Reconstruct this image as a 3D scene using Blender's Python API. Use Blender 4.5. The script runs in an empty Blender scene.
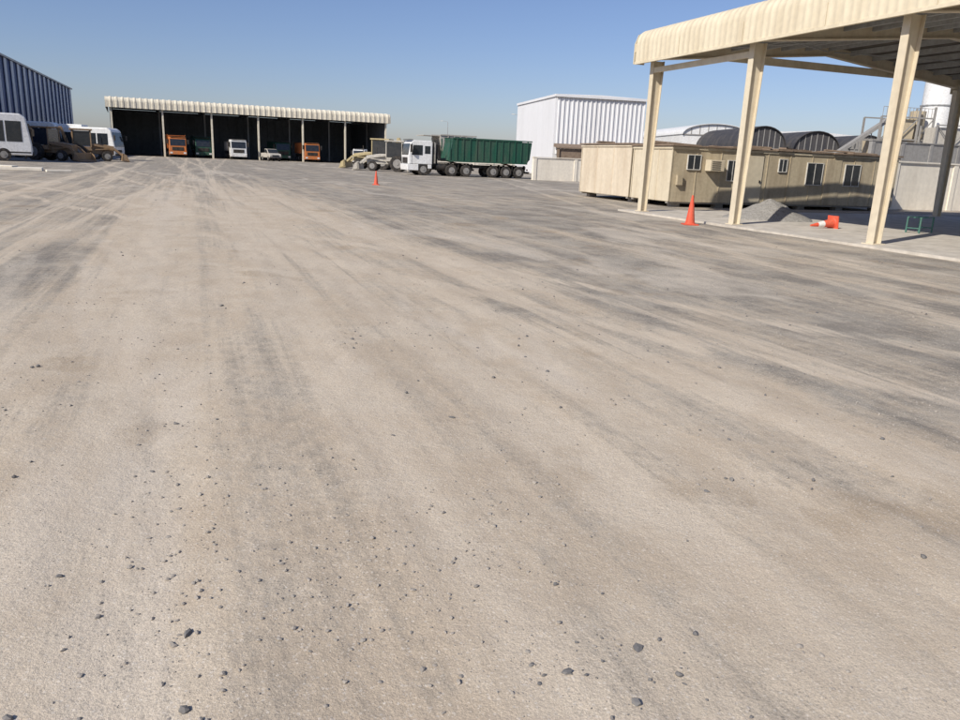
import bpy, math, random
from mathutils import Matrix, Vector, Euler, noise
random.seed(7)
R=math.radians
scene=bpy.context.scene
YAW=R(20.8)
E2=Vector((math.cos(YAW),math.sin(YAW),0)); E1=Vector((-math.sin(YAW),math.cos(YAW),0))

# ------------------------------------------------------------ materials
def newmat(name):
    m=bpy.data.materials.new(name); m.use_nodes=True
    nt=m.node_tree; b=nt.nodes['Principled BSDF']
    return m,nt,b
def paint(name,col,rough=.6,dirt=(.25,.21,.16),amt=.3,scale=1.2,streak=True,metal=0,bump=.0,spec=.3,fine=.12):
    m,nt,b=newmat(name); N=nt.nodes; L=nt.links
    tc=N.new('ShaderNodeTexCoord')
    mp=N.new('ShaderNodeMapping'); mp.inputs['Scale'].default_value=(scale*2.5,scale*2.5,scale*(.35 if streak else 2.5))
    L.new(tc.outputs['Object'],mp.inputs[0])
    n=N.new('ShaderNodeTexNoise'); n.inputs['Scale'].default_value=1; n.inputs['Detail'].default_value=5; n.inputs['Roughness'].default_value=.65
    L.new(mp.outputs[0],n.inputs['Vector'])
    mr=N.new('ShaderNodeMapRange'); mr.inputs[1].default_value=.42; mr.inputs[2].default_value=.75; mr.inputs[4].default_value=amt
    L.new(n.outputs['Fac'],mr.inputs[0])
    mx=N.new('ShaderNodeMix'); mx.data_type='RGBA'
    mx.inputs[6].default_value=(*col,1); mx.inputs[7].default_value=(*dirt,1)
    L.new(mr.outputs[0],mx.inputs[0])
    n2=N.new('ShaderNodeTexNoise'); n2.inputs['Scale'].default_value=scale*9; n2.inputs['Detail'].default_value=3
    L.new(tc.outputs['Object'],n2.inputs['Vector'])
    mr2=N.new('ShaderNodeMapRange'); mr2.inputs[1].default_value=.3; mr2.inputs[2].default_value=.7
    mr2.inputs[3].default_value=1-fine; mr2.inputs[4].default_value=1+fine
    L.new(n2.outputs['Fac'],mr2.inputs[0])
    hs=N.new('ShaderNodeHueSaturation'); L.new(mx.outputs[2],hs.inputs['Color']); L.new(mr2.outputs[0],hs.inputs['Value'])
    L.new(hs.outputs[0],b.inputs['Base Color'])
    b.inputs['Roughness'].default_value=rough; b.inputs['Metallic'].default_value=metal
    b.inputs['Specular IOR Level'].default_value=spec
    if bump:
        bp=N.new('ShaderNodeBump'); bp.inputs['Strength'].default_value=bump; bp.inputs['Distance'].default_value=.02
        L.new(n2.outputs['Fac'],bp.inputs['Height']); L.new(bp.outputs[0],b.inputs['Normal'])
    return m
CREAM=paint('cream_cladding',(.68,.60,.44),.55,(.42,.34,.22),.5,.7,fine=.05)
CREAMP=paint('cream_steel',(.66,.585,.44),.5,(.42,.29,.16),.45,.7,fine=.06)
SHEDW=paint('shed_cream',(.74,.68,.54),.55,(.45,.38,.28),.4,.4)
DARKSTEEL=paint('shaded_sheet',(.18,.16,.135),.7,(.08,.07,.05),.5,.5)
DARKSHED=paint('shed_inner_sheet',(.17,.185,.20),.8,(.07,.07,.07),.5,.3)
TAN=paint('cabin_wall_tan',(.50,.425,.295),.75,(.25,.19,.125),.65,.9,fine=.08)
TAN2=paint('cabin_wall_light',(.64,.565,.42),.7,(.38,.29,.18),.5,.6,fine=.06)
RUST=paint('rusty_roof',(.25,.19,.14),.85,(.13,.085,.055),.7,1.3,False)
WHITE=paint('white_paint',(.76,.76,.74),.5,(.5,.46,.4),.3,.6)
WHITEB=paint('white_building_sheet',(.74,.74,.74),.5,(.5,.49,.47),.25,.12,fine=.02)
WALLC=paint('plastered_wall',(.80,.74,.62),.8,(.5,.44,.35),.35,.5,fine=.06)
PRECAST=paint('precast_concrete',(.30,.29,.27),.85,(.2,.18,.16),.5,.5)
BLUE=paint('blue_sheet',(.035,.07,.2),.45,(.1,.12,.18),.3,.3)
LBLUE=paint('pale_blue_sheet',(.46,.50,.57),.5,(.3,.3,.32),.3,.3)
GREEN=paint('green_paint',(.018,.085,.055),.55,(.13,.12,.09),.5,.8)
ORANGE=paint('orange_paint',(.60,.19,.05),.6,(.3,.2,.13),.5,.8)
YELLOW=paint('yellow_paint',(.45,.37,.20),.6,(.25,.20,.14),.6,1)
TWHITE=paint('vehicle_white',(.78,.78,.76),.35,(.45,.4,.33),.3,.8)
TGREY=paint('vehicle_grey',(.50,.47,.41),.5,(.25,.22,.17),.5,.8)
BLACK=paint('black_chassis',(.025,.024,.023),.7,(.16,.13,.1),.5,1)
TYRE=paint('tyre_rubber',(.025,.024,.023),.85,(.18,.15,.12),.6,2,False)
HUB=paint('wheel_hub',(.30,.29,.27),.5,(.15,.12,.09),.5,2,False)
GLASS=paint('dark_glass',(.02,.025,.03),.12,(.1,.09,.08),.3,1,False,spec=.6)
CONE=paint('cone_orange',(.70,.10,.05),.55,(.4,.2,.13),.45,3)
CONEW=paint('cone_white_band',(.78,.76,.72),.4,(.45,.4,.35),.4,3)
CONC=paint('concrete_slab',(.58,.53,.45),.85,(.32,.28,.22),.6,.5,False,bump=.2)
PILE=paint('grey_aggregate',(.30,.285,.26),.95,(.2,.19,.17),.6,3,False,bump=1,fine=.35)
FRAME=paint('window_frame',(.62,.60,.55),.4,(.4,.38,.33),.3,2)
VAULT=paint('dark_vault_sheet',(.05,.05,.055),.7,(.16,.14,.12),.5,.5)
REDL=paint('red_lens',(.4,.02,.02),.3)
BLOCK=paint('concrete_block',(.3,.28,.25),.9,(.18,.16,.13),.5,2,False)
GREYST=paint('galvanised_steel',(.36,.37,.37),.5,(.2,.16,.12),.4,1)
TEAL=paint('teal_frame',(.05,.16,.13),.5,(.2,.18,.13),.4,2)

# ------------------------------------------------------------ mesh builder
class MB:
    def __init__(s): s.v=[]; s.f=[]
    def _add(s,vs,fs):
        o=len(s.v); s.v+=[tuple(v) for v in vs]; s.f+=[tuple(i+o for i in f) for f in fs]; return s
    def box(s,x0,x1,y0,y1,z0,z1):
        return s._add([(x0,y0,z0),(x1,y0,z0),(x1,y1,z0),(x0,y1,z0),(x0,y0,z1),(x1,y0,z1),(x1,y1,z1),(x0,y1,z1)],
          [(0,3,2,1),(4,5,6,7),(0,1,5,4),(1,2,6,5),(2,3,7,6),(3,0,4,7)])
    def rbox(s,c,sz,rot=(0,0,0)):
        M=Matrix.Translation(c)@Euler(rot).to_matrix().to_4x4()
        hx,hy,hz=[a/2 for a in sz]
        vs=[M@Vector(p) for p in [(-hx,-hy,-hz),(hx,-hy,-hz),(hx,hy,-hz),(-hx,hy,-hz),(-hx,-hy,hz),(hx,-hy,hz),(hx,hy,hz),(-hx,hy,hz)]]
        return s._add(vs,[(0,3,2,1),(4,5,6,7),(0,1,5,4),(1,2,6,5),(2,3,7,6),(3,0,4,7)])
    def prism(s,pts,a0,a1,plane='xz'):
        n=len(pts)
        def P(p,a):
            return {'xz':(p[0],a,p[1]),'yz':(a,p[0],p[1]),'xy':(p[0],p[1],a)}[plane]
        vs=[P(p,a0) for p in pts]+[P(p,a1) for p in pts]
        fs=[tuple(range(n))[::-1],tuple(range(n,2*n))]+[(i,(i+1)%n,n+(i+1)%n,n+i) for i in range(n)]
        return s._add(vs,fs)
    def cyl(s,p0,p1,r0,r1=None,n=16):
        if r1 is None: r1=r0
        p0=Vector(p0);p1=Vector(p1); d=(p1-p0).normalized()
        a=d.orthogonal().normalized(); b=d.cross(a)
        vs=[]
        for p,r in((p0,r0),(p1,r1)):
            for i in range(n):
                t=2*math.pi*i/n; vs.append(p+(a*math.cos(t)+b*math.sin(t))*r)
        fs=[tuple(range(n))[::-1],tuple(range(n,2*n))]+[(i,(i+1)%n,n+(i+1)%n,n+i) for i in range(n)]
        return s._add(vs,fs)
    def beam(s,p0,p1,w,h=None):
        h=h or w
        p0=Vector(p0);p1=Vector(p1); d=p1-p0
        q=d.to_track_quat('X','Z')
        M=Matrix.Translation((p0+p1)/2)@q.to_matrix().to_4x4(); l=d.length/2
        vs=[M@Vector(p) for p in [(-l,-w/2,-h/2),(l,-w/2,-h/2),(l,w/2,-h/2),(-l,w/2,-h/2),(-l,-w/2,h/2),(l,-w/2,h/2),(l,w/2,h/2),(-l,w/2,h/2)]]
        return s._add(vs,[(0,3,2,1),(4,5,6,7),(0,1,5,4),(1,2,6,5),(2,3,7,6),(3,0,4,7)])
    def corrug(s,prof,x0,x1,pitch,amp,axis='x'):
        xs=[];x=x0
        offs=[(0,0),(.55,0),(.65,1),(.9,1)]
        while x<x1:
            for o,a in offs:
                if x+o*pitch<=x1: xs.append((x+o*pitch,a*amp))
            x+=pitch
        xs.append((x1,0))
        nr=[]
        for i in range(len(prof)):
            a=prof[max(0,i-1)];b=prof[min(len(prof)-1,i+1)]
            d=Vector((b[0]-a[0],b[1]-a[1])).normalized(); nr.append((-d.y,d.x))
        vs=[];k=len(prof)
        for X,a in xs:
            for (y,z),n in zip(prof,nr):
                p=(y+n[0]*a,z+n[1]*a)
                vs.append((X,p[0],p[1]) if axis=='x' else (p[0],X,p[1]))
        fs=[(i*k+j,i*k+j+1,(i+1)*k+j+1,(i+1)*k+j) for i in range(len(xs)-1) for j in range(k-1)]
        return s._add(vs,fs)
    def make(s,name,mat,parent=None,bevel=0,smooth=False,closed=True):
        me=bpy.data.meshes.new(name); me.from_pydata(s.v,[],s.f); 
        if closed:
            import bmesh
            bm=bmesh.new(); bm.from_mesh(me); bmesh.ops.recalc_face_normals(bm,faces=bm.faces[:]); bm.to_mesh(me); bm.free()
        me.materials.append(mat)
        ob=bpy.data.objects.new(name,me); scene.collection.objects.link(ob)
        if parent: ob.parent=parent
        if bevel:
            m=ob.modifiers.new('b','BEVEL'); m.width=bevel; m.segments=2; m.limit_method='ANGLE'; m.angle_limit=R(35)
        if smooth:
            for p in me.polygons: p.use_smooth=True
            try:
                bpy.context.view_layer.objects.active=ob; ob.select_set(True)
                bpy.ops.object.shade_smooth_by_angle(angle=R(40)); ob.select_set(False)
            except Exception: pass
        return ob
def group(name,loc=(0,0,0),rz=0):
    e=bpy.data.objects.new(name,None); e.empty_display_size=.3
    e.location=loc; e.rotation_euler=(0,0,rz); scene.collection.objects.link(e); return e

# ------------------------------------------------------------ ground
def hgt(x,y):
    d=math.hypot(x,y)
    f=max(0,min(1,(40-d)/25))
    if f<=0: return 0
    r=x*E2.x+y*E2.y; w=x*E1.x+y*E1.y
    return f*(.018*noise.noise((r*.55,w*.12,0))+.018*noise.noise((r*1.9,w*.3,3))+.007*noise.noise((r*5,w*1.6,7)))
def axis(c0,c1,step,far):
    a=[];x=c0
    while x<=c1: a.append(x); x+=step
    s=step;x=a[-1]
    while x<far: s*=1.18; x+=s; a.append(x)
    s=step;x=a[0];b=[]
    while x>-far: s*=1.18; x-=s; b.append(x)
    return b[::-1]+a
xs=axis(-7,9,.08,2500); ys=axis(.8,14,.08,2500)
vs=[(x,y,hgt(x,y)) for y in ys for x in xs]; nx=len(xs)
fs=[(j*nx+i,j*nx+i+1,(j+1)*nx+i+1,(j+1)*nx+i) for j in range(len(ys)-1) for i in range(nx-1)]
gm=MB(); gm.v=vs; gm.f=fs

def ground_mat():
    m,nt,b=newmat('gravel_ground'); N=nt.nodes; L=nt.links
    def node(t,**k):
        n=N.new(t)
        for a,v in k.items(): setattr(n,a,v)
        return n
    tc=node('ShaderNodeTexCoord')
    rot=node('ShaderNodeMapping'); rot.inputs['Rotation'].default_value=(0,0,-YAW); L.new(tc.outputs['Object'],rot.inputs[0])
    def noi(scale,det=4,rough=.6,sc=(1,1,1),dist=0,rz=0):
        mp=node('ShaderNodeMapping'); mp.inputs['Scale'].default_value=sc; mp.inputs['Rotation'].default_value=(0,0,rz); L.new(rot.outputs[0],mp.inputs[0])
        n=node('ShaderNodeTexNoise'); n.noise_dimensions='2D'; n.inputs['Scale'].default_value=scale; n.inputs['Detail'].default_value=det
        n.inputs['Roughness'].default_value=rough; n.inputs['Distortion'].default_value=dist
        L.new(mp.outputs[0],n.inputs['Vector']); return n.outputs['Fac']
    def mrange(src,a,b_,c=0,d=1,smooth=True):
        n=node('ShaderNodeMapRange'); n.interpolation_type='SMOOTHSTEP' if smooth else 'LINEAR'
        for i,v in ((1,a),(2,b_),(3,c),(4,d)): n.inputs[i].default_value=v
        L.new(src,n.inputs[0]); return n.outputs[0]
    def math_(op,a,b_=0):
        n=node('ShaderNodeMath',operation=op)
        for i,v in ((0,a),(1,b_)):
            if isinstance(v,(int,float)): n.inputs[i].default_value=v
            else: L.new(v,n.inputs[i])
        return n.outputs[0]
    def mix(f,a,b_):
        n=node('ShaderNodeMix',data_type='RGBA')
        if isinstance(f,(int,float)): n.inputs[0].default_value=f
        else: L.new(f,n.inputs[0])
        for i,v in ((6,a),(7,b_)):
            if isinstance(v,tuple): n.inputs[i].default_value=(*v,1)
            else: L.new(v,n.inputs[i])
        return n.outputs[2]
    sp=node('ShaderNodeSeparateXYZ'); L.new(rot.outputs[0],sp.inputs[0]); r=sp.outputs[0]; w=sp.outputs[1]
    warp=noi(.25,4,.6,sc=(1,.45,1))
    wr=math_('MULTIPLY',math_('SUBTRACT',warp,.5),7.0)
    rr=math_('ADD',r,wr)
    right=mrange(rr,3.0,5.0); 
    left=mrange(rr,-.8,-2.6)
    far=mrange(w,18,55,0,1.0)
    patch=mrange(warp,.42,.62,1,.6)
    tracks=noi(1.0,4,.62,sc=(1.3,.05,1),dist=.3)
    tracks2=noi(1.0,4,.75,sc=(7,.16,1),dist=.2)
    grain=noi(8,6,.8)
    mid=noi(1.1,5,.72)
    g=math_('MAXIMUM',right,math_('MULTIPLY',left,.7)); g=math_('MULTIPLY',g,patch); g=math_('MAXIMUM',g,far)
    def addn(g,src,k): return math_('ADD',g,math_('MULTIPLY',math_('SUBTRACT',src,.5),k))
    g=addn(g,tracks,-1.9); g=addn(g,tracks2,-1.5); g=addn(g,grain,1.5); g=addn(g,mid,1.1)
    tn=mrange(tracks2,.35,.6,.4,1)
    tot=None
    for ang,c,wd,k in ((0,-.55,.16,.7),(0,.95,.17,.7),(1,-2.9,.2,.7),(1,-4.6,.2,.6),(2.5,2.1,.15,.65),(2.5,3.9,.15,.6),(-3,-1.6,.14,.5),(-3,-3.2,.14,.5),(10,4.2,.13,.6),(10,5.9,.13,.6),(24,6.4,.12,.7),(24,8.1,.12,.7),(-16,6.2,.12,.5),(-16,7.9,.12,.5)):
        a=R(ang)
        d=math_('ADD',math_('MULTIPLY',r,math.cos(a)),math_('MULTIPLY',w,math.sin(a)))
        d=math_('ADD',d,math_('MULTIPLY',math_('SUBTRACT',tracks,.5),.8))
        d=math_('ABSOLUTE',math_('SUBTRACT',d,c),0)
        q=mrange(d,wd*.5,wd*1.9,k,0)
        tot=q if tot is None else math_('MAXIMUM',tot,q)
    tot=math_('MULTIPLY',tot,tn)
    g=math_('SUBTRACT',g,tot)
    gg=mrange(g,-.05,1.05,0,1,False)
    tan=mix(mrange(mid,.35,.65),(.50,.415,.31),(.58,.495,.38))
    grey=mix(mrange(noi(.8,4,.7),.35,.65),(.235,.21,.175),(.36,.325,.27))
    col=mix(gg,tan,grey)
    br=mrange(noi(.7,4,.55,sc=(1,.8,1)),.64,.74,0,.45)
    col=mix(br,col,(.33,.25,.165))
    du=mrange(noi(.35,4,.7,sc=(1,.3,1),dist=.6),.55,.68,0,.5)
    col=mix(du,col,(.63,.555,.45))
    col=mix(math_('MULTIPLY',tot,.5),col,(.61,.53,.42))
    def speck(scale,lo,rad,densq,dark):
        nonlocal col
        vo=node('ShaderNodeTexVoronoi'); vo.voronoi_dimensions='2D'; vo.inputs['Scale'].default_value=scale; L.new(tc.outputs['Object'],vo.inputs['Vector'])
        sx=node('ShaderNodeSeparateColor'); L.new(vo.outputs['Color'],sx.inputs[0])
        dot=mrange(vo.outputs['Distance'],rad*.55,rad,1,0)
        sm=math_('MULTIPLY',math_('MULTIPLY',mrange(sx.outputs[0],lo,lo+.04),dot),densq)
        col=mix(sm,col,dark)
        col=mix(math_('MULTIPLY',math_('MULTIPLY',mrange(sx.outputs[1],.88,.92),dot),.5),col,(.70,.64,.55))
    cl=mrange(mid,.4,.6,.25,1)
    dens=math_('MULTIPLY',mrange(gg,.1,.8,.25,.85),cl)
    speck(60,.80,.40,dens,(.17,.16,.145))
    speck(130,.62,.45,math_('MULTIPLY',dens,.9),(.21,.19,.165))
    fine=noi(120,3,.8)
    hs=node('ShaderNodeHueSaturation'); L.new(col,hs.inputs['Color']); L.new(mrange(fine,.25,.75,.76,1.22,False),hs.inputs['Value'])
    L.new(hs.outputs[0],b.inputs['Base Color'])
    b.inputs['Roughness'].default_value=.95; b.inputs['Specular IOR Level'].default_value=.1
    h=math_('ADD',grain,math_('MULTIPLY',fine,.08))
    bp=node('ShaderNodeBump'); bp.inputs['Strength'].default_value=.42; bp.inputs['Distance'].default_value=.03
    L.new(h,bp.inputs['Height']); L.new(bp.outputs[0],b.inputs['Normal'])
    return m
gm.make('ground',ground_mat(),closed=False,smooth=False)

import bmesh
bm=bmesh.new(); bmesh.ops.create_icosphere(bm,subdivisions=1,radius=1)
iv=[v.co.copy() for v in bm.verts]; iF=[tuple(v.index for v in f.verts) for f in bm.faces]; bm.free()
STA=paint('stone_dark',(.16,.155,.15),.9,(.27,.24,.20),.5,8,False)
STB=paint('stone_grey',(.32,.29,.25),.9,(.44,.38,.31),.5,8,False)
def scatter(name,mat,n,smin,smax,seed,power=2.5):
    rnd=random.Random(seed); M=MB(); k=0
    while k<n:
        d=1.7+26*rnd.random()**1.6; a=rnd.uniform(-.72,.72)
        x=d*math.sin(a)*1.05; y=d*math.cos(a)
        r=x*E2.x+y*E2.y
        cl=noise.noise((x*.9,y*.5,seed))+.7*noise.noise((x*3,y*2,seed+5))
        grey=.3 if 3.5<r<14 or r<-2 else 0
        if cl+grey<rnd.uniform(-.1,.95): continue
        if r>14.3 and y<30: continue
        s=smin+(smax-smin)*rnd.random()**power
        sc=Vector((s*rnd.uniform(.7,1.3),s*rnd.uniform(.6,1.1),s*rnd.uniform(.4,.8)))
        Mx=Matrix.Rotation(rnd.uniform(0,6.28),3,'Z')@Matrix.Rotation(rnd.uniform(-.4,.4),3,'X')
        c=Vector((x,y,hgt(x,y)+sc.z*.35)); o=len(M.v)
        for v in iv:
            q=v*rnd.uniform(.7,1.25); M.v.append(tuple(c+Mx@Vector((q.x*sc.x,q.y*sc.y,q.z*sc.z))))
        M.f+=[tuple(i+o for i in f) for f in iF]; k+=1
    return M.make(name,mat,closed=False)
scatter('gravel',STA,2400,.0028,.021,4,8)
scatter('gravel',STB,11000,.0025,.013,2,4)

# ------------------------------------------------------------ canopy
can=group('open_canopy_shelter',(5.47,27.2,0),YAW)
posts=MB(); raft=MB()
def icol(M,x,y,z0,z1,db,dt,fw,t=.025,inward=1):
    o=x; 
    M.prism([(o,z0),(o+inward*t,z0),(o+inward*t,z1),(o,z1)],y-fw/2,y+fw/2)
    M.prism([(o+inward*(db-t),z0),(o+inward*db,z0),(o+inward*dt,z1),(o+inward*(dt-t),z1)],y-fw/2,y+fw/2)
    M.prism([(o+inward*t,z0),(o+inward*(db-t),z0),(o+inward*(dt-t),z1),(o+inward*t,z1)],y-.008,y+.008)
    M.rbox((x+inward*db/2,y,z0+.012),(db+.14,fw+.12,.024))
for i in range(6):
    y=-5*i
    icol(posts,-.14,y,.06,5.0,.25,.42,.21)
    icol(posts,14.25,y,.06,5.0,.25,.42,.21,inward=-1)
    for a,b_ in(((.28,5.08),(7.2,5.75)),((13.8,5.08),(7.2,5.75))):
        raft.prism([(a[0],a[1]-.02),(b_[0],b_[1]-.02),(b_[0],b_[1]+.02),(a[0],a[1]+.02)],y-.1,y+.1)
        raft.prism([(a[0],a[1]+.02),(b_[0],b_[1]+.02),(b_[0],b_[1]+.33),(a[0],a[1]+.38)],y-.01,y+.01)
posts.make('columns',CREAMP,can,bevel=.004)
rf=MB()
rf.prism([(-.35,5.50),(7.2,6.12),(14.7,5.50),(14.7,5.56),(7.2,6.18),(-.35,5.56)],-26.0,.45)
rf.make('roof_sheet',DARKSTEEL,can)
pur=MB()
for k in range(1,14):
    x=-.2+k*1.06
    z=5.48+(.62*(1-abs(x-7.2)/7.4))
    pur.box(x-.035,x+.035,-25.9,.35,z-.19,z-.01)
pur.make('purlins',GREYST,can)
raft.make('rafters',CREAMP,can)
def eave(x0,z0,z1,s=1,rad=.45):
    p=[(x0,z0),(x0,z1-rad)]
    for i in range(1,8):
        t=i/7*math.pi/2
        p.append((x0+s*rad*(1-math.cos(t)),z1-rad+rad*math.sin(t)))
    p.append((x0+s*(rad+.9),z1+.05)); return p
fa=MB(); fa.corrug(eave(-.5,4.98,6.0),-26,.5,.25,.010,axis='y')
fa.corrug([(p[0],p[1]) for p in eave(14.85,4.98,6.0,-1)],-26,.5,.25,-.010,axis='y')
fa.make('eave_fascia',CREAM,can,closed=False,smooth=True)
tr=MB(); tr.box(-.53,-.44,-26,.5,4.90,4.975); tr.box(-.5,14.8,.5,.56,5.30,5.56)
tr.prism([(-.52,4.92),(-.1,4.92),(-.1,5.5),(7.2,6.1),(14.3,5.5),(14.3,4.92),(14.88,4.92),(14.88,5.6),(14.5,5.95),(7.2,6.5),(-.1,5.98),(-.4,5.85),(-.52,5.55)],.565,.60)
k=-26
while k<.5: tr.box(-.525,-.512,k-.012,k+.012,4.98,5.5); k+=3.0
tr.make('edge_trim',CREAM,can)
sb=MB(); 
sb.box(-.13,-.03,-4.88,-.12,4.62,4.78)
for x in (0.1,14.1):
    sb.box(x-.05,x+.05,-25,-.12,5.18,5.3)
sb.make('eave_strut',CREAMP,can)
br=MB()
for a,b_ in(((.3,-.2,5.3),(7,-4.8,5.85)),((.3,-4.8,5.3),(7,-.2,5.85)),((7.3,-.2,5.85),(13.8,-4.8,5.3))):
    br.cyl(a,b_,.018,n=6)
br.make('bracing_rods',GREYST,can)

slab=MB(); slab.box(-.45,15.2,-26.5,.9,-.05,.06)
s_=slab.make('concrete_slab',CONC,None); s_.location=(5.47,27.2,0); s_.rotation_euler=(0,0,YAW)

# ------------------------------------------------------------ traffic cones
def cone(name,loc,h,rot=(0,0,0)):
    g=group(name,loc); g.rotation_euler=rot
    M=MB(); w=h*.25; M.rbox((0,0,.018),(2*w,2*w,.036)); M.make('base',CONE,g,bevel=.008)
    def rad(z): return h*(.17-.138*z/h)
    M=MB(); M.cyl((0,0,.037),(0,0,h*.45),rad(.04),rad(h*.45),24); M.cyl((0,0,h*.7),(0,0,h),rad(h*.7),rad(h),24); M.cyl((0,0,.037),(0,0,.07),rad(0)+.02,rad(.1)+.01,24)
    M.make('body',CONE,g,smooth=True)
    M=MB(); M.cyl((0,0,h*.45),(0,0,h*.7),rad(h*.45)+.002,rad(h*.7)+.002,24); M.make('reflective_band',CONEW if rot[0] or rot[1] else CONE,g,smooth=True)
    return g
cone('traffic_cone',(5.92,22.4,.0),.84)
cone('traffic_cone',(10.15,22.6,.22),.82,(0,R(-96),R(20)))
cone('traffic_cone',(-6.07,42.5,0),.75)

M=MB(); n=40; rings=14
vsx=[(0,0,.66)]
for j in range(1,rings+1):
    for i in range(n):
        t=2*math.pi*i/n; q=j/rings
        rr=1.35*q*(1+.12*noise.noise((math.cos(t)*1.5,math.sin(t)*1.5,2)))
        z=.66*(1-q)**1.05*(1+.05*math.sin(3*t))+.05*noise.noise((math.cos(t)*rr*4,math.sin(t)*rr*4,j*.5))*(1-q)
        vsx.append((rr*math.cos(t)*1.15,rr*math.sin(t)*.9,z-.0 if j<rings else -.05))
fsx=[(0,1+i,1+(i+1)%n) for i in range(n)]
for j in range(rings-1):
    for i in range(n):
        a=1+j*n;b_=1+(j+1)*n; fsx.append((a+i,b_+i,b_+(i+1)%n,a+(i+1)%n))
M.v=vsx;M.f=fsx
p=M.make('gravel_pile',PILE); p.location=(9.4,25.8,.06)

g=group('metal_bench',(12.5,22.3,.06),YAW+.3)
M=MB()
for x in(-.4,.4):
    for y in(-.18,.18): M.box(x-.02,x+.02,y-.02,y+.02,0,.42)
    M.box(x-.018,x+.018,-.16,.16,.12,.15)
M.box(-.42,.42,-.2,-.14,.42,.45); M.box(-.42,.42,-.03,.03,.42,.45); M.box(-.42,.42,.14,.2,.42,.45); M.box(-.38,.38,-.01,.01,.12,.145)
M.make('frame',TEAL,g,bevel=.004)

# ------------------------------------------------------------ portable cabins
def cabin(name,loc,rz,Lx,Ly,H,wm,em,windows=(),doors=(),seam=1.2):
    g=group(name,loc,rz)
    M=MB(); M.box(0,Lx,0,Ly,.22,H); M.make('walls',wm,g)
    M=MB(); M.box(-.012,0,.05,Ly-.05,.24,H-.03); M.make('end_panel',em,g)
    M=MB()
    x=0
    while x<=Lx+.01:
        M.box(x-.025,x+.025,-.02,-.001,.24,H-.05); x+=seam
    M.make('panel_seams',wm,g)
    M=MB()
    y=.0
    while y<=Ly+.01:
        M.box(-.03,-.013,y-.025,y+.025,.24,H-.05); y+=Ly/3
    M.make('end_seams',em,g)
    M=MB(); rnd=random.Random(int(loc[0]*10))
    x=-.12
    while x<Lx+.1:
        l=rnd.uniform(.4,1.3); x1=min(x+l,Lx+.14)
        dz=rnd.uniform(-.03,.05)
        M.box(x,x1-.01,-.12+rnd.uniform(-.06,.04),Ly+.12,H+.0+dz*.3+.011,H+.07+dz); x=x1
    for _ in range(9):
        x=rnd.uniform(0,Lx); M.rbox((x,rnd.uniform(.1,Ly-.3),H+.16),(rnd.uniform(.3,1.6),rnd.uniform(.1,.4),rnd.uniform(.03,.09)),(rnd.uniform(-.1,.1),rnd.uniform(-.06,.06),rnd.uniform(-.5,.5)))
    M.make('roof',RUST,g)
    M=MB(); M.box(-.05,Lx+.05,-.045,-.023,H-.10,H-.004); M.box(-.06,-.036,-.02,Ly+.05,H-.10,H-.004); M.make('roof_trim',em,g)
    M=MB()
    x=.3
    while x<Lx:
        for yy in(.2,Ly-.5): M.box(x,x+.4,yy,yy+.3,-.05,.15)
        x+=2.2
    M.box(0.0,Lx,.06,.2,.15,.219); M.box(0,Lx,Ly-.2,Ly-.06,.15,.219); M.make('footing_blocks',BLOCK,g)
    F=MB();G=MB()
    for x,w,z0,z1 in windows:
        F.box(x-.03,x,-.05,.0,z0-.03,z1+.03);F.box(x+w,x+w+.03,-.05,0,z0-.03,z1+.03)
        F.box(x,x+w,-.05,0,z1,z1+.03);F.box(x-.0,x+w,-.06,0,z0-.03,z0);F.box(x+w/2-.015,x+w/2+.015,-.04,0,z0,z1)
        G.box(x,x+w,-.03,-.002,z0,z1)
    if windows: F.make('window_frames',FRAME,g); G.make('window_glass',GLASS,g)
    D=MB();H_=MB()
    for x,w,z1 in doors:
        D.box(x,x+w,-.04,-.002,.26,z1); H_.box(x+w-.14,x+w-.08,-.08,-.041,1.1,1.2)
    if doors: D.make('doors',em,g); H_.make('door_handles',BLACK,g)
    return g
c=cabin('portable_cabin',(7.46,32.0,0),YAW,12.2,2.95,2.42,TAN,TAN2,
   windows=((.75,.6,1.55,2.1),(2.75,.5,1.15,1.95),(5.4,.4,1.6,2.1),(6.95,.85,1.1,2.0),(9.1,.85,1.1,2.0)),doors=((3.7,.85,2.2),))
M=MB(); M.box(1.6,2.3,-.4,-.03,1.5,1.95); M.make('air_conditioner',TAN2,c,bevel=.02)
M=MB()
for x in (1.6,):
    for k in range(5): M.box(x+.08,x+.5,-.412,-.401,1.56+k*.075,1.59+k*.075)
M.make('ac_grille',BLACK,c)
M=MB(); M.box(8.0,8.85,-.03,-.002,.26,2.2); M.box(.25,.5,-.15,-.021,.9,1.3); M.make('door_and_meter_box',TAN,c)
d=Vector((7.46,32.0,0))+E1*3.15
cabin('portable_cabin',d,YAW,12.2,4.7,2.5,TAN,paint('cabin_end_cream',(.66,.575,.44),.7,(.38,.28,.18),.5,.6,fine=.06))

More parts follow.
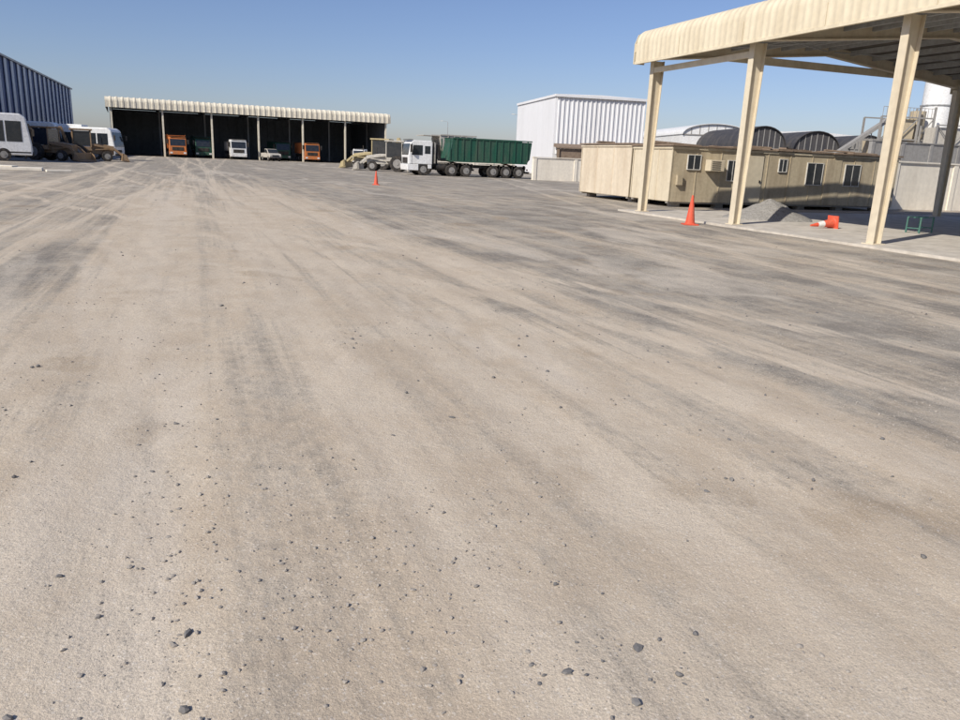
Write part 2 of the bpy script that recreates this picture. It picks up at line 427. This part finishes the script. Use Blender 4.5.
# ------------------------------------------------------------ walls
def wall(name,p0,p1,h,mat,t=.2,pil=4,cop=True):
    p0=Vector((*p0,0));p1=Vector((*p1,0)); dd=p1-p0; l=dd.length
    g=group(name,p0,math.atan2(dd.y,dd.x))
    M=MB(); M.box(0,l,0,t,-.1,h); M.make('panels',mat,g)
    M=MB(); x=0
    while x<=l: M.box(x-.15,x+.15,-.06,t+.06,-.1,h+.03); x+=pil
    M.make('pilasters',mat,g)
    if cop:
        M=MB(); M.box(-.2,l+.2,-.09,t+.09,h+.031,h+.10); M.make('coping',mat,g)
    return g
a=Vector((20.2,39,0)); b_=a+E2*40
wall('boundary_wall',(a.x,a.y),(b_.x,b_.y),2.25,WALLC)
wall('boundary_wall',(4.1,69),(40,82.6),1.9,WALLC)
a=Vector((29,60,0)); b_=a+E2*60
wall('precast_yard_wall',(a.x,a.y),(b_.x,b_.y),4.1,PRECAST,pil=3)
wall('boundary_wall',(-14,150),(60,178),2.4,WALLC)
wall('boundary_wall',(-95,190),(-14,150),2.4,WALLC)

# ------------------------------------------------------------ white warehouse
g=group('white_warehouse',(8.1,100,0),R(12)); WD=19.5; WL=12.0
M=MB(); M.box(0,WL,0,WD,-.1,9.6); M.make('walls',WHITEB,g)
M=MB(); M.corrug([(-.02,2.6),(-.02,9.6)],0,WL,.6,.12); M.make('corrugated_front',WHITEB,g,closed=False)
M=MB(); M.box(-.1,WL+.1,-.3,WD+.1,9.61,9.72); M.prism([(-.1,9.73),(WL+.1,9.73),(WL+.1,9.80),(6,9.95),(-.1,9.8)],-.3,WD+.1); M.make('roof',WHITEB,g)
M=MB(); M.box(-.16,-.101,-.16,WD,9.5,9.8);M.box(-.1,WL+.1,-.4,-.31,9.5,9.8); M.make('gutters',WHITEB,g)
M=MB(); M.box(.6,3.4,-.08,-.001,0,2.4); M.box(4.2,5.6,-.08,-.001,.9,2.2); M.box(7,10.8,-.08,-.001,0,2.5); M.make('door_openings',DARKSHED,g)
M=MB(); M.prism([(-.3,3.5),(-2.2,3.3),(-2.2,3.45),(-.3,3.9)],0,WL-.4,'yz'); 
for x in(.2,3.9,7.6,11.3): M.box(x-.06,x+.06,-2.1,-1.98,0,3.3)
M.box(0,4.5,-1.9,-1.8,0,3.2)
M.make('lean_to',RUST,g)
g=group('site_office',(14,88,0),YAW)
M=MB(); M.box(0,9,0,5,-.1,3.4); M.make('walls',TAN2,g)
M=MB(); M.box(-.3,9.3,-.3,5.3,3.401,3.65); M.make('roof',RUST,g)
M=MB(); 
for x in(1,3.5,6): M.box(x,x+1.2,-.03,-.001,1.4,2.6)
M.make('windows',GLASS,g)
# ------------------------------------------------------------ far truck shed
SA=R(25); SX,SY=-54.9,115
g=group('vehicle_shed',(SX,SY,0),SA); LS=41.4; DS=22
M=MB()
for i in range(7):
    x=i*6.9
    M.box(x-.12,x+.12,-.15,.15,-.05,7.0)
M.make('columns',SHEDW,g)
M=MB()
for i in range(1,7):
    M.box(i*6.9-.1,i*6.9+.1,DS/2,DS/2+.2,0,7.2)
M.make('inner_columns',GREYST,g)
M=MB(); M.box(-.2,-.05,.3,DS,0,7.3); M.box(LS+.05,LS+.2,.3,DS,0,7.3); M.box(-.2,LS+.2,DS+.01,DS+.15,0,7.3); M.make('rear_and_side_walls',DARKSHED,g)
M=MB()
x=.5
while x<LS: M.box(x,x+.12,DS-.1,DS,0,7); x+=1.4
for z in (2,4.2,6.2): M.box(0,LS,DS-.18,DS-.11,z,z+.12)
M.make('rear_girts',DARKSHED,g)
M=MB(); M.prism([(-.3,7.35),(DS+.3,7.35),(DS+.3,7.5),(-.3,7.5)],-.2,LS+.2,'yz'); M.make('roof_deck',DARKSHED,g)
M=MB()
pr=eave(-.55,6.7,8.15,1,.6)
M.corrug(pr,-.6,LS+.6,.8,.07); M.corrug([(pr[-1][0],pr[-1][1]),(DS,8.3)],-.6,LS+.6,.8,.07)
M.make('curved_eave_roof',SHEDW,g,closed=False)
M=MB()
for x0,x1 in((LS+.6,LS+.7),(-.7,-.6)): M.prism([(-.52,6.7),(DS,6.7),(DS,8.35),(.9,8.2),(0,8.15),(-.35,7.9),(-.52,7.6)],x0,x1,'yz')
M.make('gable_fascias',SHEDW,g)
M=MB()
for i in range(7): M.box(i*6.9-.1,i*6.9+.1,-.1,DS-.2,6.9,7.3)
M.make('rafters',GREYST,g)

# ------------------------------------------------------------ blue striped warehouse
near=Vector((-63,103.5,0))-E1*55
g=group('blue_striped_warehouse',near,YAW+R(90))
Lb=118
M=MB(); M.box(0,Lb,0.06,35,-.1,12.0); M.make('walls',BLUE,g)
M=MB(); M.corrug([(.03,0),(.03,12.0)],0,Lb,.9,-.10); M.make('ribbed_cladding',BLUE,g,closed=False)
M=MB(); x=1
while x<Lb-2: M.box(x,x+1.5,-.14,-.05,3.2,11.8); x+=4.2
M.make('pale_stripes',LBLUE,g)
M=MB(); M.prism([(-.3,12.01),(17.5,14.2),(35.3,12.01)],-.2,Lb+.2,'yz'); M.make('roof',LBLUE,g)
M=MB(); M.box(0,Lb,-.3,-.16,11.85,12.1); M.make('gutter',GREYST,g)

# ------------------------------------------------------------ vehicles
def wheel(T,Hb,x,y,r,w=.3,side=1):
    T.cyl((x,y-w/2,r),(x,y+w/2,r),r,n=24)
    Hb.cyl((x,y-w/2-.012,r),(x,y+w/2+.012,r),r*.55,n=16)
    Hb.cyl((x,y-w/2-.05,r),(x,y+w/2+.05,r),r*.2,n=10)
def tipper(name,loc,rz,cabm,bodym,Lt=8.2,bodyH=3.2,axles=None,bodyback=None,slope=.7,low=1.35):
    g=group(name,loc,rz)
    P=MB(); P.prism([(-2.15,.95),(-.02,.95),(0,1.65),(-.18,2.75),(-.5,2.95),(-2.05,2.95),(-2.15,2.8)],-1.2,1.2); P.make('cab',cabm,g,bevel=.06)
    P=MB(); P.box(-.9,.1,-1.22,1.22,.42,.94); P.box(-2.1,-1.75,-1.2,1.2,.6,.94); P.make('bumper_and_steps',cabm,g,bevel=.04)
    P=MB()
    P.prism([(-.01,1.72),(.03,1.72),(-.135,2.66),(-.175,2.66)],-1.05,1.05)
    for s in(-1,1):
        P.prism([(-.3,1.72),(-1.25,1.72),(-1.25,2.55),(-.42,2.55)],s*1.2,s*1.215)
        P.prism([(-1.45,1.85),(-1.95,1.85),(-1.95,2.5),(-1.45,2.5)],s*1.2,s*1.213)
    P.make('windows',GLASS,g)
    P=MB(); P.box(0.01,.035,-.8,.8,1.0,1.5); 
    for k in range(3): P.box(.036,.05,-.75,.75,1.08+k*.14,1.13+k*.14)
    for s in(-1,1):
        P.box(-.25,-.1,s*1.45-.11,s*1.45+.11,1.95,2.6); P.beam((-.2,s*1.2,2.55),(-.2,s*1.45,2.55),.03)
        P.box(-.28,-.285+.02,s*1.2-.0,s*1.216,.97,2.7)
    P.box(-.4,-.1,-1.1,1.1,2.96,3.02); P.make('grille_and_mirrors',BLACK,g)
    P=MB()
    for s in(-1,1): P.box(.1,.125,s*.95-.18,s*.95+.18,.55,.78)
    P.make('headlamps',CONEW,g)
    P=MB()
    for s in(-.42,.42): P.box(-Lt+.2,-.6,s-.05,s+.05,.78,1.05)
    for x in [-2.8-k*.9 for k in range(int((Lt-3)/.9))]: P.box(x-.05,x+.05,-.37,.37,.8,1.0)
    P.cyl((-2.6,.7,.75),(-3.5,.7,.75),.27,n=16); P.box(-3.5,-2.7,-1.05,-.6,.5,.98)
    P.cyl((-2.3,.95,1.0),(-2.3,.95,3.0),.07,n=10); P.box(-2.3,-2.2,-1,1,1.0,2.5)
    P.box(-Lt+.1,-Lt+.16,-1.15,1.15,.45,.62)
    ax=axles or [-1.25,-4.9,-6.3]
    for x in ax: P.cyl((x,-1,.52),(x,1,.52),.09,n=8)
    for x in ax[1:]:
        for s in(-1,1): P.rbox((x,s*.98,1.13),(1.15,.5,.03)); P.rbox((x-.62,s*.98,.85),(.02,.5,.55))
    P.make('chassis',BLACK,g)
    T=MB();Hb=MB()
    for i,x in enumerate(ax):
        for s in(-1,1):
            wheel(T,Hb,x,s*1.03,.52,.3 if i==0 else .5)
    T.make('tyres',TYRE,g,bevel=.03); Hb.make('hubs',HUB,g)
    x0=-2.5 if bodyback is None else bodyback; x1=-Lt
    B=MB(); w=1.22
    prof=[(x0-slope,low),(x0,bodyH-.35),(x0,bodyH),(x1,bodyH-.05),(x1+.15,low+.35),(x1+.45,low)]
    for s in(-1,1): B.prism(prof,s*w-.04*s,s*w)
    B.prism([(x0-slope,low),(x1+.45,low),(x1+.45,low+.08),(x0-slope,low+.08)],-w+.045,w-.045)
    B.prism([(x0-slope,low+.085),(x0-.01,bodyH-.36),(x0-.01,bodyH-.02),(x0-.06,bodyH-.02),(x0-.06,bodyH-.36),(x0-slope-.05,low+.085)],-w+.045,w-.045)
    B.prism([(x1+.4,low+.085),(x1+.03,bodyH-.1),(x1+.08,bodyH-.1),(x1+.45,low+.085)],-w+.045,w-.045)
    if bodyback is None: B.box(x0+.002,x0+1.6,-1.1,1.1,bodyH-.08,bodyH-.02)
    B.make('dump_body',bodym,g)
    B=MB()
    for s in(-1,1):
        B.box(x1,x0,w if s>0 else -w-.08,w+.08 if s>0 else -w,bodyH-.001,bodyH+.10)
        B.box(x1+.4,x0-slope,(w+.001) if s>0 else -w-.06,w+.06 if s>0 else -w-.001,low-.08,low+.04)
        n=int((x0-x1-slope)/.62)
        for k in range(n+1):
            x=x1+.42+k*(x0-slope-.1-x1-.42)/n
            B.box(x-.045,x+.045,(w+.001) if s>0 else -w-.07,w+.07 if s>0 else -w-.001,low+.041,bodyH-.002)
    B.make('body_ribs',bodym,g)
    P=MB(); P.cyl((-Lt+1.2,0,1.0),(-Lt+2.6,0,low),.08,n=8); P.box(-Lt+.2,-Lt+.24,-1.0,-.75,.7,.85); P.box(-Lt+.2,-Lt+.24,.75,1.0,.7,.85); P.make('tail_lamps',REDL,g)
    return g
tipper('dump_truck',(-7.35,69.3,0),YAW+math.pi,TWHITE,GREEN,Lt=11.6,bodyH=3.25,axles=[-1.35,-3.95,-5.3,-7.9,-9.15,-10.4],bodyback=-4.0,slope=-.35,low=1.35)
tipper('dump_truck',(-7.4,74.5,0),YAW+math.pi+.05,TGREY,TGREY,Lt=6.2,bodyH=3.6,axles=[-1.25,-3.6,-4.9])
def shedpos(s,d): 
    return (SX+math.cos(SA)*s+math.sin(SA)*d, SY+math.sin(SA)*s-math.cos(SA)*d,0)
F=SA-math.pi/2
tipper('dump_truck',shedpos(8.7,1.5),F,ORANGE,ORANGE)
tipper('dump_truck',shedpos(12.6,-1.5),F,GREEN,GREEN)
tipper('dump_truck',shedpos(17.5,1.0),F,TWHITE,TGREY,bodyH=2.6)
tipper('dump_truck',shedpos(29.0,.5),F,ORANGE,ORANGE,bodyH=2.9)
tipper('dump_truck',shedpos(25.1,-3.5),F,GREEN,GREEN,bodyH=2.9)

def pickup(name,loc,rz,mat):
    g=group(name,loc,rz)
    P=MB(); P.prism([(2.6,.5),(2.65,.85),(2.5,1.08),(1.35,1.18),(-.9,1.18),(-2.6,1.15),(-2.6,.5)],-.88,.88); P.make('body',mat,g,bevel=.06)
    P=MB(); P.prism([(1.3,1.17),(.55,1.78),(-.75,1.8),(-.95,1.17)],-.78,.78); P.make('cab_roof',mat,g,bevel=.07)
    P=MB(); P.prism([(1.26,1.23),(1.3,1.23),(.66,1.74),(.6,1.74)],-.7,.7)
    for s in(-1,1): P.prism([(1.05,1.24),(.5,1.7),(-.1,1.72),(-.1,1.24)],s*.78,s*.80); P.prism([(-.18,1.24),(-.18,1.72),(-.68,1.72),(-.8,1.24)],s*.78,s*.80)
    P.box(2.63,2.67,-.5,.5,.7,.92); P.make('windows_and_grille',GLASS,g)
    P=MB(); P.box(2.6,2.78,-.9,.9,.42,.62); P.box(-2.5,-1.0,-.75,.75,1.181,1.2)
    for s in(-1,1): P.box(.9,1.05,s*1.0-.08,s*1.0+.08,1.2,1.38)
    P.make('bumper_and_mirrors',BLACK,g)
    T=MB();Hb=MB()
    for x in(1.7,-1.6):
        for s in(-1,1): wheel(T,Hb,x,s*.8,.36,.24)
    T.make('tyres',TYRE,g,bevel=.02); Hb.make('hubs',HUB,g)
    return g
tipper('flatbed_truck',shedpos(35.6,4),F-.6,TWHITE,TGREY,Lt=6.5,bodyH=1.9,axles=[-1.25,-4.9]).scale=(.8,.8,.8)
pickup('pickup_truck',shedpos(22.0,3),F+.1,TGREY)

def bus(name,loc,rz,L=9.0,H=3.0):
    g=group(name,loc,rz)
    P=MB(); P.prism([(0,.45),(.02,1.3),(-.25,H-.25),(-.6,H),(-L+.15,H),(-L,H-.25),(-L,.45)],-1.2,1.2); P.make('body',TWHITE,g,bevel=.1)
    P=MB(); P.prism([(.02,1.3),(.05,1.3),(-.2,H-.4),(-.25,H-.4)],-1.02,1.02)
    n=int((L-1.4)/1.15)
    for s in(-1,1):
        for k in range(n):
            x=-.6-k*1.15; P.box(x-1.03,x,min(s*1.2,s*1.215),max(s*1.2,s*1.215),1.45,H-.55)
    P.box(-L-.02,-L,-.9,.9,1.5,H-.5); P.make('windows',GLASS,g)
    P=MB()
    for s in(-1,1):
        P.box(.1,.2,s*1.4-.1,s*1.4+.1,1.9,2.4); P.beam((0,s*1.1,2.5),(.15,s*1.4,2.4),.03); P.box(-L+.1,-.1,min(s*1.2,s*1.21),max(s*1.2,s*1.21),.62,.72)
    P.box(.0,.1,-1.15,1.15,.4,.62); P.box(.02,.04,-.5,.5,.75,1.0); P.make('trim_and_mirrors',BLACK,g)
    P=MB(); P.box(-L*.7,-L*.4,-.7,.7,H,H+.22); P.make('roof_ac_unit',TWHITE,g,bevel=.05)
    P=MB()
    for s in(-1,1): P.box(.022,.05,s*.9-.14,s*.9+.14,.75,1.0)
    P.make('headlamps',CONEW,g)
    T=MB();Hb=MB()
    for x in(-1.9,-L+2.3):
        for s in(-1,1): wheel(T,Hb,x,s*1.06,.48,.3)
    T.make('tyres',TYRE,g,bevel=.02); Hb.make('hubs',HUB,g)
    return g
bus('coach_bus',(-35.6,61,0),YAW+R(14),H=3.5)
bus('coach_bus',(-37.6,80,0),YAW-R(18),L=8.2,H=3.1)
bus('coach_bus',(-42.6,78.5,0),YAW-R(5),L=8,H=3.4)

def backhoe(name,loc,rz,mat,dark=BLACK,sc=1):
    g=group(name,loc,rz); g.scale=(sc,sc,sc)
    P=MB(); P.prism([(2.2,.75),(2.25,1.35),(1.0,1.55),(.3,1.55),(.3,1.0),(-1.3,1.0),(-1.3,.65),(2.2,.6)],-.42,.42); P.make('bonnet',mat,g,bevel=.05)
    P=MB()
    for x in(.35,-1.1):
        for s in(-.7,.7): P.box(x-.05,x+.05,s-.05,s+.05,1.0,2.65)
    P.box(-1.3,.5,-.82,.82,2.65,2.78); P.box(-1.2,.4,-.75,.75,.9,1.25); P.make('cab_frame',mat,g,bevel=.02)
    P=MB(); P.box(.34,.36,-.64,.64,1.26,2.6); P.box(-1.1,-1.09,-.64,.64,1.6,2.6)
    for s in(-.7,.7): P.box(-1.04,.29,s-.01,s+.01,1.3,2.6)
    P.make('cab_glass',GLASS,g)
    P=MB()
    for s in(-.62,.62):
        P.beam((.4,s,1.45),(2.2,s,1.15),.12,.18); P.beam((2.2,s,1.15),(2.9,s,.55),.12,.18)
        P.beam((.6,s,1.0),(1.8,s,1.1),.08)
    P.prism([(2.85,.75),(2.75,.1),(3.4,.02),(3.45,.07),(2.95,.2),(2.95,.75)],-1.15,1.15)
    for s in(-1.15,1.13): P.prism([(2.85,.8),(2.75,.1),(3.4,.02),(3.2,.6)],s,s+.02)
    P.beam((-1.3,0,.8),(-2.0,0,2.9),.2,.25); P.beam((-2.0,0,2.9),(-2.7,0,1.3),.16,.22)
    P.prism([(-2.75,1.3),(-2.5,1.2),(-2.2,.75),(-2.5,.55),(-2.9,.7)],-.35,.35)
    P.beam((-1.4,.0,1.0),(-1.75,0,2.0),.1)
    for s in(-1,1): P.beam((-1.5,s*.6,.9),(-1.7,s*1.0,.05),.12)
    P.box(-1.6,-1.35,-.9,.9,.7,1.0); P.make('loader_arm_and_boom',mat if dark is BLACK else dark,g,bevel=.01)
    T=MB();Hb=MB()
    for s in(-1,1): wheel(T,Hb,-.75,s*.95,.72,.45); wheel(T,Hb,1.6,s*.85,.45,.32)
    P=MB(); P.cyl((-.75,-.9,.72),(-.75,.9,.72),.12,n=8); P.cyl((1.6,-.8,.45),(1.6,.8,.45),.08,n=8); P.cyl((1.3,.3,1.5),(1.3,.3,2.1),.04,n=8); P.make('axles',BLACK,g)
    T.make('tyres',TYRE,g,bevel=.03); Hb.make('hubs',HUB,g)
    return g
backhoe('backhoe_loader',(-12.4,88,0),YAW+math.pi-.5,YELLOW,sc=1.2)
backhoe('backhoe_loader',(-9.9,80,0),YAW+math.pi-.4,TGREY,sc=1.1)
BRN=paint('faded_machine_brown',(.30,.19,.10),.7,(.34,.28,.21),.6,1)
backhoe('backhoe_loader',(-36.6,71.5,0),YAW+.15,BRN,sc=1.0)
backhoe('backhoe_loader',(-37.4,67,0),YAW-.5,BRN)
backhoe('backhoe_loader',(-43.5,74,0),YAW+.2,TGREY)

g=group('concrete_slab_stack',(-26,42.3,0),YAW)
M=MB(); M.rbox((0,0,.08),(3.2,1.2,.16),(0,0,.1)); M.rbox((-.5,.1,.2),(1.6,1.0,.07),(0,0,-.1)); M.rbox((2.6,-1.5,.06),(1.2,.4,.12),(0,0,.3)); M.make('slabs',WALLC,g,bevel=.02)

# ------------------------------------------------------------ background plant
def vault(name,loc,rz,W,H,L,mat,wm,rise):
    g=group(name,loc,rz)
    pts=[(-W/2,-.1),(-W/2,H-rise)]+[(-W/2*math.cos(t),H-rise+rise*math.sin(t)) for t in [math.pi*i/16 for i in range(1,16)]]+[(W/2,H-rise),(W/2,-.1)]
    M=MB(); M.prism(pts,0,L); M.make('shell',wm,g)
    arc=[(-W/2*1.03*math.cos(t),H-rise+(rise*1.05)*math.sin(t)) for t in [math.pi*i/16 for i in range(0,17)]]
    M=MB(); M.prism(arc+[(p[0]*.99,p[1]+.1-.18) for p in arc[::-1]],-.3,L+.3); M.make('vaulted_roof',mat,g)
    M=MB()
    for i in range(1,8):
        x=-W/2+W*i/8; z=H-rise+rise*math.sqrt(max(0,1-(2*x/W)**2))-.15
        M.box(x-.04,x+.04,-.06,-.001,H-rise,z)
    M.box(-W/2,W/2,-.1,-.062,H-rise-.12,H-rise+.02); M.make('gable_ribs',PRECAST,g)
def at(rat,Y): return (rat*Y,Y,0)
vault('vaulted_store',at(.345,90),YAW*.2,5.2,6.4,25,VAULT,VAULT,2.3)
vault('vaulted_store',at(.412,90),YAW*.2,5.4,6.1,25,VAULT,VAULT,2.1)
vault('vaulted_store',at(.285,105),YAW*.2,9,7.3,30,WHITE,WHITE,1.4)
g=group('distant_white_shed',at(.36,118),YAW*.3)
M=MB(); M.box(-9,20,0,15,-.1,6.4); M.make('walls',WHITE,g)
M=MB(); M.prism([(-9.4,6.41),(20.4,6.41),(20.4,6.8),(5,7.6),(-9.4,6.8)],-.4,15.4); M.make('roof',WHITE,g)
vault('vaulted_store',at(.475,100),YAW*.2,4.6,6.4,20,VAULT,PRECAST,1.6)
g=group('cement_silo_plant',(50.0,90,0),YAW*.4)
M=MB(); 
for x,r_,z0,z1 in((0,1.65,6.2,12.6),(4.4,1.65,6.2,12.2)):
    M.cyl((x,0,z0),(x,0,z1),r_,n=28); M.cyl((x,0,z0-2.4),(x,0,z0-.001),.3,r_,28); M.cyl((x,0,z1+.001),(x,0,z1+.5),r_,.5,28)
M.make('silo_shells',WHITE,g,smooth=True)
M=MB()
for x in(0,4.4):
    for a in range(4):
        t=math.pi/4+a*math.pi/2; px,py=x+1.5*math.cos(t),1.5*math.sin(t)
        M.box(px-.1,px+.1,py-.1,py+.1,0,6.3)
        M.beam((px,py,.5),(x+1.5*math.cos(t+math.pi/2),1.5*math.sin(t+math.pi/2),3.5),.1)
        M.beam((px,py,3.5),(x+1.5*math.cos(t+math.pi/2),1.5*math.sin(t+math.pi/2),6),.1)
    for z in(6.3,9.4):
        for a in range(20):
            t0=a*math.pi/10; t1=t0+math.pi/10
            M.beam((x+1.72*math.cos(t0),1.72*math.sin(t0),z),(x+1.72*math.cos(t1),1.72*math.sin(t1),z),.12)
    for a in range(20):
        t0=a*math.pi/10;t1=t0+math.pi/10
        for zz in (13.2,13.7): M.beam((x+1.6*math.cos(t0),1.6*math.sin(t0),zz-.3),(x+1.6*math.cos(t1),1.6*math.sin(t1),zz-.3),.05)
        M.beam((x+1.6*math.cos(t0),1.6*math.sin(t0),12.4),(x+1.6*math.cos(t0),1.6*math.sin(t0),13.4),.05)
M.make('support_frame',GREYST,g)
g=group('batching_plant',(42,86,0),YAW*.4)
M=MB()
for x in(0,2.2,4.4,6.2):
    for y in(0,3): M.box(x-.09,x+.09,y-.09,y+.09,0,7.8 if x<3 else 9)
for z in(3,5.5,7.8):
    for y in(0,3): M.beam((0,y,z),(6.2,y,z),.14)
for y in(0,3):
    M.beam((0,y,3),(2.2,y,5.5),.09);M.beam((2.2,y,5.5),(4.4,y,7.8),.09);M.beam((4.4,y,5.5),(6.2,y,7.8),.09)
for k in range(14): M.box(.44*k,.44*k+.04,-.1,-.06,7.8,8.8)
M.beam((0,-.08,8.8),(6,-.08,8.8),.05); M.beam((-8,1,1),(3,1,8.6),.7,.35)
for k in range(6): M.beam((-7+k*1.7,1,1.4+k*1.17),(-7+k*1.7,1,0),.08)
M.make('lattice_frame',PRECAST,g)
M=MB(); M.prism([(2.4,5.6),(4.2,5.6),(4.3,7.7),(2.3,7.7)],.3,2.7); M.prism([(.2,3.2),(1.9,3.2),(2.1,5.3),(0,5.3)],.3,2.7); M.cyl((5.3,1.5,5.8),(5.3,1.5,8.6),.8,n=16); M.cyl((5.3,1.5,4.3),(5.3,1.5,5.79),.2,.8,16)
M.make('hoppers',TAN,g)
g=group('batching_plant',(47,84,0),YAW*.4)
M=MB()
for x in(0,2,4):
    for y in(0,2.5): M.box(x-.08,x+.08,y-.08,y+.08,0,7)
for z in(3,5,7): 
    M.beam((0,0,z),(4,0,z),.12); M.beam((0,0,z),(2,0,z-2),.08); M.beam((4,0,z),(2,0,z-2),.08)
M.make('lattice_frame',PRECAST,g)
M=MB(); M.box(.3,3.7,.3,2.2,5.1,6.8); M.prism([(.5,3.4),(1.6,3.4),(2,4.9),(.2,4.9)],.3,2.2); M.make('bins',TGREY,g)

def pole(loc,h):
    g=group('street_lamp',loc)
    M=MB(); M.cyl((0,0,0),(0,0,h),.11,.06,10); M.beam((0,0,h),(-1.2,0,h+.15),.06); M.box(-.2,.2,-.2,.2,-.02,.25); M.make('mast',GREYST,g)
    M=MB(); M.rbox((-1.3,0,h+.15),(.6,.25,.1)); M.make('lamp_head',FRAME,g)
pole((5.2,135,0),9.0); pole((16,122,0),8)
pole((-9,170,0),9)

# ------------------------------------------------------------ camera
cam=bpy.data.cameras.new('camera'); co=bpy.data.objects.new('camera',cam); scene.collection.objects.link(co)
cam.sensor_width=36; cam.lens=36*760/960; cam.clip_start=.05; cam.clip_end=6000
P_=R(14.8); th=R(2.4)
co.matrix_world=Matrix.Translation((0,0,1.6))@Matrix.Rotation(math.pi/2-P_,4,'X')@Matrix.Rotation(th,4,'Z')
scene.camera=co

# ------------------------------------------------------------ light
az=R(-138); el=R(37)
sd=Vector((math.sin(az)*math.cos(el),math.cos(az)*math.cos(el),math.sin(el)))
sl=bpy.data.lights.new('sun','SUN'); sl.energy=4.7; sl.angle=R(.5); sl.color=(1,.94,.85)
so=bpy.data.objects.new('sun',sl); so.rotation_euler=sd.to_track_quat('Z','Y').to_euler(); so.location=(0,0,50); scene.collection.objects.link(so)
w=bpy.data.worlds.new('World'); scene.world=w; w.use_nodes=True
nt=w.node_tree; bg=nt.nodes['Background']
sk=nt.nodes.new('ShaderNodeTexSky'); sk.sky_type='NISHITA'; sk.sun_disc=False; sk.sun_elevation=el; sk.sun_rotation=az
sk.air_density=1.0; sk.dust_density=.7; sk.ozone_density=3.5
mxw=nt.nodes.new('ShaderNodeMix'); mxw.data_type='RGBA'; mxw.blend_type='MULTIPLY'; mxw.inputs[0].default_value=1
mxw.inputs[7].default_value=(.93,.90,1.06,1)
nt.links.new(sk.outputs[0],mxw.inputs[6]); nt.links.new(mxw.outputs[2],bg.inputs['Color']); bg.inputs['Strength'].default_value=.10
scene.view_settings.view_transform='Standard'; scene.view_settings.look='None'; scene.view_settings.exposure=0
